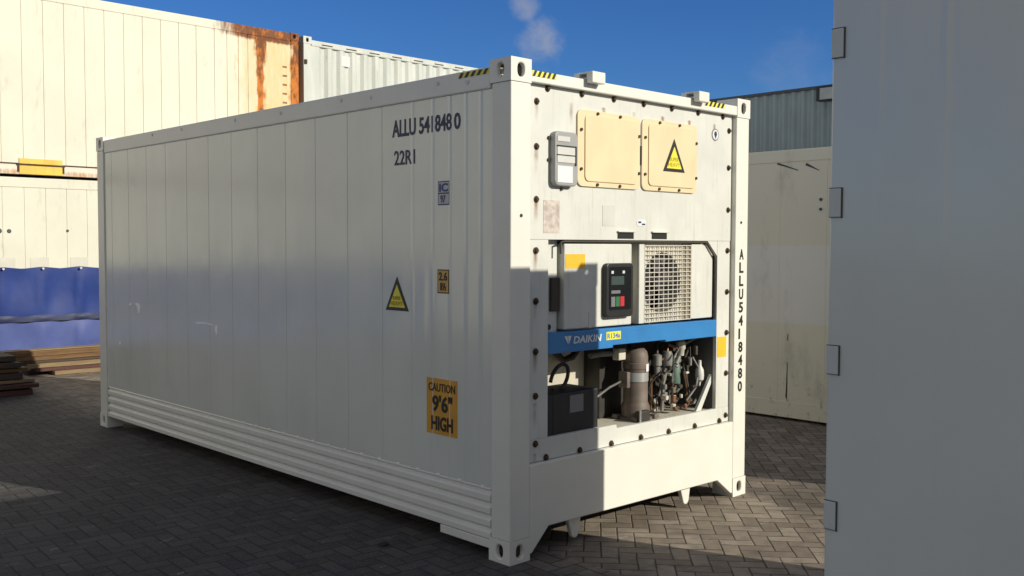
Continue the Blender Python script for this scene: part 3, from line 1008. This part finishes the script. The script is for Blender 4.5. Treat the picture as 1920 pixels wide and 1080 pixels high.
MB().lathe([(0.008, -0.03), (0.010, 0.0), (0.030, 0.02), (0.033, 0.05), (0.030, 0.09), (0.014, 0.12), (0.012, 0.16)], (2.045, 0.145, 0.86), 16).build('oil_bottle', 'pale_plastic', main, smooth=True)
rng_ = random.Random(3)
pipes = [([(1.60, 0.24, 0.70), (1.60, 0.24, 0.92), (1.64, 0.22, 0.95)], .012), ([(1.70, 0.22, 0.68), (1.70, 0.21, 0.88), (1.73, 0.20, 0.99)], .013),
         ([(1.64, 0.22, 1.09), (1.66, 0.24, 1.16), (1.75, 0.26, 1.18)], .012), ([(1.73, 0.2, 1.10), (1.76, 0.22, 1.15), (1.90, 0.21, 1.10)], .011),
         ([(1.855, 0.23, 1.06), (1.87, 0.2, 1.12), (2.0, 0.18, 1.17), (2.05, 0.16, 1.19)], .009), ([(1.78, 0.2, 0.69), (1.78, 0.19, 0.85), (1.80, 0.2, 1.0)], .010),
         ([(1.94, 0.28, 0.68), (1.94, 0.28, 1.12)], .012), ([(1.90, 0.18, 0.70), (2.02, 0.17, 0.71), (2.08, 0.2, 0.73)], .010),
         ([(1.62, 0.3, 0.75), (1.75, 0.28, 0.78), (1.9, 0.3, 0.76), (2.05, 0.3, 0.78)], .010), ([(1.99, 0.22, 0.72), (2.0, 0.22, 0.9), (1.96, 0.24, 1.02)], .008)]
for i, (p_, r_) in enumerate(pipes):
    MB().tube(p_, r_).build('pipe', ('pipe_copper', 'pipe_grey', 'machinery_dark')[i % 3], main, smooth=True)
for x, y, z, s_ in ((1.665, 0.17, 0.80, .022), (1.665, 0.17, 0.86, .018), (1.75, 0.16, 0.77, .026), (1.75, 0.16, 0.83, .020), (1.75, 0.16, 0.71, .022), (1.83, 0.15, 0.78, .013), (1.66, 0.18, 0.93, .016), (1.88, 0.15, 0.70, .016), (1.80, 0.16, 1.04, .020)):
    MB().cyl((x, y, z - s_), (x, y, z + s_), s_ * 0.95, n=8).build('fitting', rng_.choice(['inner_cream', 'pipe_grey', 'pipe_copper', 'compressor_brown']), main, 0.003)
for i in range(60):
    x, y, z = rng_.uniform(1.60, 1.98), rng_.uniform(0.12, 0.30), rng_.uniform(0.70, 1.12)
    r_, h_ = rng_.uniform(0.007, 0.018), rng_.uniform(0.010, 0.035)
    d_ = Vector(rng_.choice([(0, 0, 1), (1, 0.2, 0), (0, 1, 0.1), (0.6, 0, 0.8)])).normalized() * h_
    MB().cyl(Vector((x, y, z)) - d_, Vector((x, y, z)) + d_, r_, n=8).build('fitting', rng_.choice(['pipe_copper', 'pipe_grey', 'machinery_dark', 'machinery_dark', 'machinery_dark', 'pipe_grey', 'inner_cream', 'rubber']), main, 0.002)
for i in range(13):
    x = rng_.uniform(1.58, 1.97)
    p_ = [Vector((x, rng_.uniform(.14, .3), rng_.uniform(.68, .8)))]
    for q in range(3):
        p_.append(p_[-1] + Vector((rng_.uniform(-.08, .10), rng_.uniform(-.02, .03), rng_.uniform(.02, .14))))
    MB().tube(p_, rng_.uniform(.005, .009)).build('pipe', rng_.choice(['pipe_copper', 'pipe_grey', 'machinery_dark']), main, smooth=True)
MB().prism([(1.66, 0.664), (1.77, 0.664), (1.75, 0.76), (1.72, 0.78)], 1, 0.30, 0.33).build('stand_plate', 'inner_cream', main, 0.003)
# diagonal brace
MB().prism([(2.104, 0.92), (2.104, 0.86), (1.975, 0.664), (1.915, 0.664)], 1, 0.080, 0.105).build('diagonal_brace', 'aged_white', main, 0.003)

# number down the right hand post
zc = 1.828
for ch in 'ALLU5418480':
    hh = 0.078
    lettering(ch, main, 'marking_black', (2.326, 0.0038, zc - hh), (1, 0, 0), (0, 0, 1), 0.054 if ch != '1' else 0.020, hh, 0.002, 0.03)
    zc -= 0.0975
for x in (0.087, 2.342):
    MB().cyl((x, 0.0035, 2.022), (x, 0.0005, 2.022), 0.010).build('vent_hole', 'black', main)

# ------------------------------------------------------------------ container at the right edge of the view
fx, fy = -0.751, -2.353
fg = thing('refrigerated_container', 'white container close up in shade, its smooth wall with four hinge lugs on its edge', 'container', (fx, fy - L, 0))
container_shell(fg, L, H, 'gloss_white', [], rail_mat='gloss_white', ridges=(L - 0.174, L - 0.39), wall_x=0.0032, ridge_h=0.0010, wall_in=0.012)
for zc in (2.535, 1.998, 1.462, 0.925, 0.388):
    y1, y0 = L - 0.0045, L - 0.049
    hl = MB().box(-0.0035, 0.0031, y0, y1, zc - 0.049, zc + 0.049).build('hinge_lug', 'hinge_grey', fg, 0.003)
    MB().box(-0.0020, 0.0031, y0 - 0.004, y0, zc - 0.052, zc + 0.0515).box(-0.0020, 0.0031, y0, y1, zc + 0.049, zc + 0.0515).box(-0.0012, 0.0031, y0, y1, zc - 0.0500, zc - 0.049).build('dark_outline', 'dark_grey', hl)  # thin dark strips outlining the lug

# ------------------------------------------------------------------ container hidden behind it, whose shadow crosses the paving
hid = thing('refrigerated_container', 'white container standing behind the shaded close up container', 'container', (5.0, -5.51, 0))
container_shell(hid, L, H, 'worn_cream', [1.2, 2.4, 3.6, 4.8])

# ------------------------------------------------------------------ beige container along the right
row = thing('refrigerated_container', 'patched beige container in shade at the right, below the grey metal shed', 'container', (5.41, 0.70, 0))
container_shell(row, 12.19, 2.896, 'beige_patched', [0.29, 0.83, 1.9, 2.9, 3.9, 4.9, 5.9, 6.9, 7.9, 8.9, 9.9, 10.9], ribs=False, wall_z=(0.20, 2.75), rail_mat='beige_patched', ground_rail=0.03)
for pts in ([(0.62, 2.645), (0.78, 2.705), (0.87, 2.735), (0.875, 2.715), (0.79, 2.69), (0.63, 2.638)], [(0.38, 2.63), (0.46, 2.675), (0.53, 2.715), (0.545, 2.69), (0.47, 2.660), (0.385, 2.625)]):
    MB().prism(pts, 0, 0.0145, 0.0155).build('scratch', 'dark_grey', row)
MB().prism([(0.716, 0.62), (0.722, 0.62), (0.728, 0.35), (0.735, 0.25), (0.69, 0.165), (0.69, 0.155), (0.718, 0.23), (0.714, 0.38)], 0, 0.013, 0.0155).build('scratch', 'black', row)
MB().prism([(0.712, 0.92), (0.72, 0.92), (0.724, 0.85), (0.714, 0.85)], 0, 0.013, 0.0155).build('scratch', 'dark_grey', row)
for z in (2.33, 2.23):
    MB().cyl((0.012, 0.36, z), (0.004, 0.36, z), 0.016, n=10).build('bolt', 'dark_grey', row)

# ------------------------------------------------------------------ metal shed behind it
shed = thing('metal_shed', 'blue grey corrugated metal shed rising behind the beige container', 'building', (9.0, -8.0, 0))
pr = corr_profile(0, 40, 0.0, 0.155, 0.03)
MB().sheet(pr, lambda p, e: (p[1], p[0], (0.0, 4.08)[e])).build('cladding', 'shed_metal', shed)
MB().box(-0.012, 0.10, 0, 40, 4.081, 4.125).build('roof_edge', 'trim_grey', shed, 0.004)
MB().prism([(0.05, 4.02), (12.0, 4.6), (12.0, 4.7), (0.05, 4.10)], 1, 0.01, 39.99).build('roof', 'shed_metal', shed)
MB().box(0.06, 12, 39.9, 39.98, 0, 4.0).box(0.06, 12, 0.02, 0.10, 0, 4.0).build('end_wall', 'shed_metal', shed)

fl = thing('floodlight', 'black floodlight under the eaves of the grey shed', 'lamp', (8.80, 2.80, 3.96))
MB().box(-0.02, 0.13, -0.42, 0.205, -0.085, 0.115).build('housing', 'lamp_black', fl, 0.010)
MB().box(-0.024, -0.0201, -0.40, 0.145, -0.068, 0.090).build('glass', 'lamp_glass', fl)
MB().box(0.13, 0.20, -0.10, 0.0, -0.03, 0.05).build('bracket', 'lamp_black', fl)

# ------------------------------------------------------------------ stacked containers across the back
YB, L40 = 12.15, 12.19
seams = [2.04 + 0.3165 * i for i in range(31)] + [1.70, 1.46, 1.24, 1.05]
upc = thing('refrigerated_container', 'cream container with a rusty right end, stacked on another container', 'container', (6.11, YB, 2.905), PI / 2)
container_shell(upc, L40, 2.896, 'rusty_cream', seams, ribs=False, wall_z=(0.17, 2.73), rail_mat='rusty_cream', ground_rail=0.02, rail_top=0.01, groove=(0.008, 0.012))
k = MB()
for i in range(11):
    k.box(0.010, 0.0155, 0.25, 0.34, 2.23 - i * 0.165, 2.262 - i * 0.165)
k.build('stencil_marks', 'stencil_brown', upc)
MB().box(0.0, 0.0095, 4.31, 4.95, 0.025, 0.265).build('yellow_plate', 'rail_yellow', upc)
MB().box(-0.010, -0.0005, 4.27, 4.99, 0.160, 0.185).box(-0.010, -0.0005, 4.285, 4.31, 0.06, 0.159).box(-0.010, -0.0005, 4.95, 4.975, 0.06, 0.159).build('pocket_frame', 'rust_dark', upc)
MB().box(0.004, 0.0095, 0.18, 12.0, 0.172, 0.192).build('rusty_edge', 'rust_dark', upc)

lowc = thing('refrigerated_container', 'cream container behind the blue tarpaulin, under the rusty one', 'container', (6.11, YB, 0), PI / 2)
container_shell(lowc, L40, 2.885, 'worn_cream', [2.04 + 0.3165 * i for i in range(31)], ribs=False, wall_z=(0.2, 2.72), rail_mat='worn_cream', ground_rail=0.03, rail_top=0.008, groove=(0.007, 0.009))
for xw, zw, r_ in ((0.86, 2.047, 0.04), (1.0, 2.045, 0.034), (1.865, 2.06, 0.024)):
    MB().cyl((0.0155, 6.11 - xw, zw), (0.008, 6.11 - xw, zw), r_, r_ * 0.8, n=10).build('hole_patch', 'dark_grey', lowc)
for xw in (0.80, 1.295, 1.90, 2.40):
    MB().box(0.0125, 0.0155, 6.11 - xw - 0.28, 6.11 - xw, 1.40, 1.64).build('repair_plate', 'faded_grey', lowc)

cor = thing('dry_container', 'pale grey corrugated container right of the rusty stacked one', 'container', (18.40, YB, 2.905), PI / 2)
container_shell(cor, L40, 2.880, 'pale_corrugated', [], corr=(0.278, 0.036), ribs=False, wall_z=(0.16, 2.78), rail_mat='pale_corrugated', ground_rail=0.02, rail_top=0.055)
for i in range(21):
    MB().box(0.002, 0.0055, 0.42 + i * 0.556, 0.66 + i * 0.556, 2.752, 2.772).build('rail_gap', 'rust_dark', cor)
MB().box(-0.02, 0.003, L40 - 0.07, L40 - 0.02, 2.36, 2.44).build('hinge_lug', 'rust_dark', cor)
MB().box(-0.02, 0.003, L40 - 0.07, L40 - 0.02, 1.50, 1.58).build('hinge_lug', 'rust_dark', cor)
MB().box(0.010, 0.014, L40 - 1.05, L40 - 0.85, 2.42, 2.62).build('repair_plate', 'pale_plastic', cor)

# their neighbours, seen only mirrored in the glossy side wall or behind the main container
c2 = copy_tree(lowc)
c2.location = (18.40, YB, 0)
c2['label'] = 'cream container carrying the pale corrugated one, behind the main container'
c3 = copy_tree(lowc)
c3.location = (-6.20, YB, 0)
c3['label'] = 'lower cream container further left in the back row, outside the picture'
c4 = copy_tree(lowc)
c4.location = (-6.20, YB, 2.905)
c4['label'] = 'upper cream container further left in the back row, outside the picture'

# ------------------------------------------------------------------ blue tarpaulin hung in front of the lower container
tp = thing('tarpaulin', 'blue tarpaulin hung along the lower cream container behind the timber', 'tarpaulin', (0, 11.97, 0))
def drape(z0, z1, nz, amp, ph, y=0.0):
    nx = 170
    vs, fs = [], []
    for j in range(nz + 1):
        z = z0 + (z1 - z0) * j / nz
        for i in range(nx + 1):
            x = -9.0 + 12.6 * i / nx
            tent = abs(((x - 0.83) / 0.57) % 1 - 0.5) * 2           # 1 at an eyelet
            sag = (1 - tent) * 0.03 * (j / nz) ** 2
            fold = amp * (math.sin(x * 4.1 + z * 2.3 + ph) * 0.5 + math.sin(x * 9.7 - z * 5.0 + ph * 2) * 0.3 + math.sin(x * 2.2 + z * 7.0) * 0.35)
            fold += 0.05 * tent ** 5 * math.sin((1 - j / nz) * 3.0)
            vs.append((x, y - fold, z - sag))
    w = nx + 1
    for j in range(nz):
        for i in range(nx):
            fs.append((j * w + i, j * w + i + 1, (j + 1) * w + i + 1, (j + 1) * w + i))
    return MB().add(vs, fs)
up_ = drape(0.66, 1.50, 22, 0.030, 0.4).build('upper_sheet', 'deep_blue_tarp', tp, smooth='all')
drape(0.14, 0.6595, 14, 0.022, 1.7, -0.02).build('lower_sheet', 'faded_blue_tarp', tp, smooth='all')
drape(0.655, 0.765, 4, 0.022, 1.7, -0.035).build('hem', 'tarp_hem', tp, smooth='all')
for i in range(20):
    x = 0.835 + (i - 16) * 0.57
    MB().cyl((x, -0.06, 1.472), (x, -0.045, 1.472), 0.017, n=12).build('eyelet', 'eyelet', up_)

# ------------------------------------------------------------------ timber on the ground
def plank(x0, x1, y, z, w, h, mt, rz, label, group):
    o = MB().box(0, x1 - x0, 0, w, 0, h).build('timber_plank', mt, None, 0.006)
    o.location = (x0, y, z)
    o.rotation_euler = (0, 0, rz)
    o['label'] = label
    o['category'] = 'plank'
    o['group'] = group
    return o
G = 'timber stacked below the blue tarpaulin'
plank(1.02, 4.3, 10.35, 0.001, 0.30, 0.055, 'pale_timber', 0.00, 'pale plank lying on the ground at the foot of the sunlit timber pile', G)
plank(0.75, 4.2, 10.62, 0.001, 0.30, 0.055, 'dark_timber', 0.01, 'dark plank on the ground behind the pale bottom plank', G)
plank(0.80, 4.4, 10.42, 0.058, 0.26, 0.045, 'red_timber', 0.012, 'thin dark red board second from the ground in the sunlit pile', G)
plank(0.70, 4.4, 10.46, 0.106, 0.30, 0.06, 'pale_timber', -0.008, 'pale yellowish board in the middle of the sunlit pile', G)
plank(0.60, 4.4, 10.52, 0.168, 0.26, 0.035, 'dark_timber', 0.004, 'narrow dark board between the pale and the brown boards', G)
plank(0.45, 4.3, 10.54, 0.205, 0.28, 0.055, 'warm_timber', 0.006, 'orange brown beam below the topmost beam of the sunlit pile', G)
plank(0.35, 4.2, 10.58, 0.262, 0.26, 0.070, 'warm_timber', 0.0, 'thick orange brown beam on top of the sunlit pile', G)
plank(0.30, 4.2, 10.62, 0.334, 0.22, 0.016, 'pale_timber', 0.0, 'thin pale board lying along the top of the sunlit beams', G)
G2 = 'dark planks piled at the left edge'
spec = [(-2.4, 0.20, 8.65, 0.001, 0.9, 0.07, 'red_timber', 'wide dark red plank at the bottom of the dark pile'),
        (-2.5, 0.26, 8.70, 0.09, 0.8, 0.05, 'red_timber', 'dark red plank just above the bottom of the dark pile'),
        (-2.4, 0.24, 8.72, 0.15, 0.8, 0.04, 'pale_timber', 'lighter brown plank low in the dark pile'),
        (-2.5, 0.10, 8.76, 0.20, 0.8, 0.07, 'dark_timber', 'black plank in the middle of the dark pile'),
        (-2.4, 0.18, 8.74, 0.28, 0.8, 0.05, 'warm_timber', 'brown plank jutting out in the middle of the dark pile'),
        (-2.5, 0.09, 8.78, 0.34, 0.8, 0.06, 'dark_timber', 'black plank second from the top of the dark pile'),
        (-2.4, 0.05, 8.80, 0.41, 0.7, 0.07, 'dark_timber', 'black plank on top of the dark pile at the left edge')]
for i, (x0, x1, y, z, w, h, mt, lb) in enumerate(spec):
    plank(x0, x1, y, z, w, h, mt, (0.02, -0.015, 0.01, -0.01)[i % 4], lb, G2)

sc_ = MB().add([(-.035, -.02, 0), (.01, -.03, .012), (.045, -.005, .003), (.03, .025, .016), (-.015, .03, .004), (-.04, .008, .014), (0, 0, .022)],
               [(0, 1, 6), (1, 2, 6), (2, 3, 6), (3, 4, 6), (4, 5, 6), (5, 0, 6), (5, 4, 3, 2, 1, 0)]).build('scrap', 'black')
sc_.location = (-0.296, 0.821, 0.001)
sc_['label'] = 'small black scrap lying on the shaded paving before the white container'
sc_['category'] = 'scrap'

# ------------------------------------------------------------------ sky with a few wisps of cloud
n = NT(wt)
gen = n.coord('Generated')
def ray(px, py):
    return (fw + r2 * ((px - 960) / 1837.8) - u2 * ((py - 540) / 1837.8)).normalized()
def wisp(d, size, thr):
    d = Vector(d)
    dist = n.vm('DISTANCE', gen, tuple(d))
    fall = n.rng(dist, size * 0.15, size, 1, 0)
    nz = n.noise(gen, 34.0, 7, 0.6, (1, 1, 1.3), 0.4)
    return n.rng(n.m('ADD', n.m('MULTIPLY', fall, 0.55), n.m('MULTIPLY', nz, 0.75)), thr, thr + 0.55)
c1 = wisp(ray(1015, 75), 0.045, 0.60)
c2_ = n.m('MULTIPLY', wisp(ray(985, 12), 0.030, 0.60), 0.8)
c3_ = n.m('MULTIPLY', wisp(ray(1480, 135), 0.075, 0.62), 0.22)
mask = n.m('MAXIMUM', n.m('MAXIMUM', c1, c2_), c3_)
hs = n.new('ShaderNodeHueSaturation')
hs.inputs['Saturation'].default_value = 1.12
hs.inputs['Value'].default_value = 0.95
n.put(hs.inputs['Color'], sky.outputs[0])
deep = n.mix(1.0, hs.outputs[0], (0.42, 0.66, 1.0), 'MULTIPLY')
# unseen broken cloud added over the sky behind and to the left of the camera: it whitens the light in the shade
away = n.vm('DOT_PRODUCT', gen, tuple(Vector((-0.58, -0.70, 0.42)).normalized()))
added_cover = n.rng(n.m('ADD', n.m('MULTIPLY', n.noise(gen, 2.6, 6, 0.6), 0.9), n.m('MULTIPLY', n.rng(away, -0.2, 0.7), 0.55)), 0.68, 0.92)
added_cover = n.m('MULTIPLY', added_cover, n.rng(away, -0.05, 0.3))
added_clouds = n.mix(n.m('MULTIPLY', added_cover, 0.85), deep, (4.25, 4.12, 3.80))
col = n.mix(n.m('MULTIPLY', mask, 0.60), added_clouds, (4.2, 4.2, 4.6))
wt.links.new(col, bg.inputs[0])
wt.links.new(bg.outputs[0], wo.inputs[0])
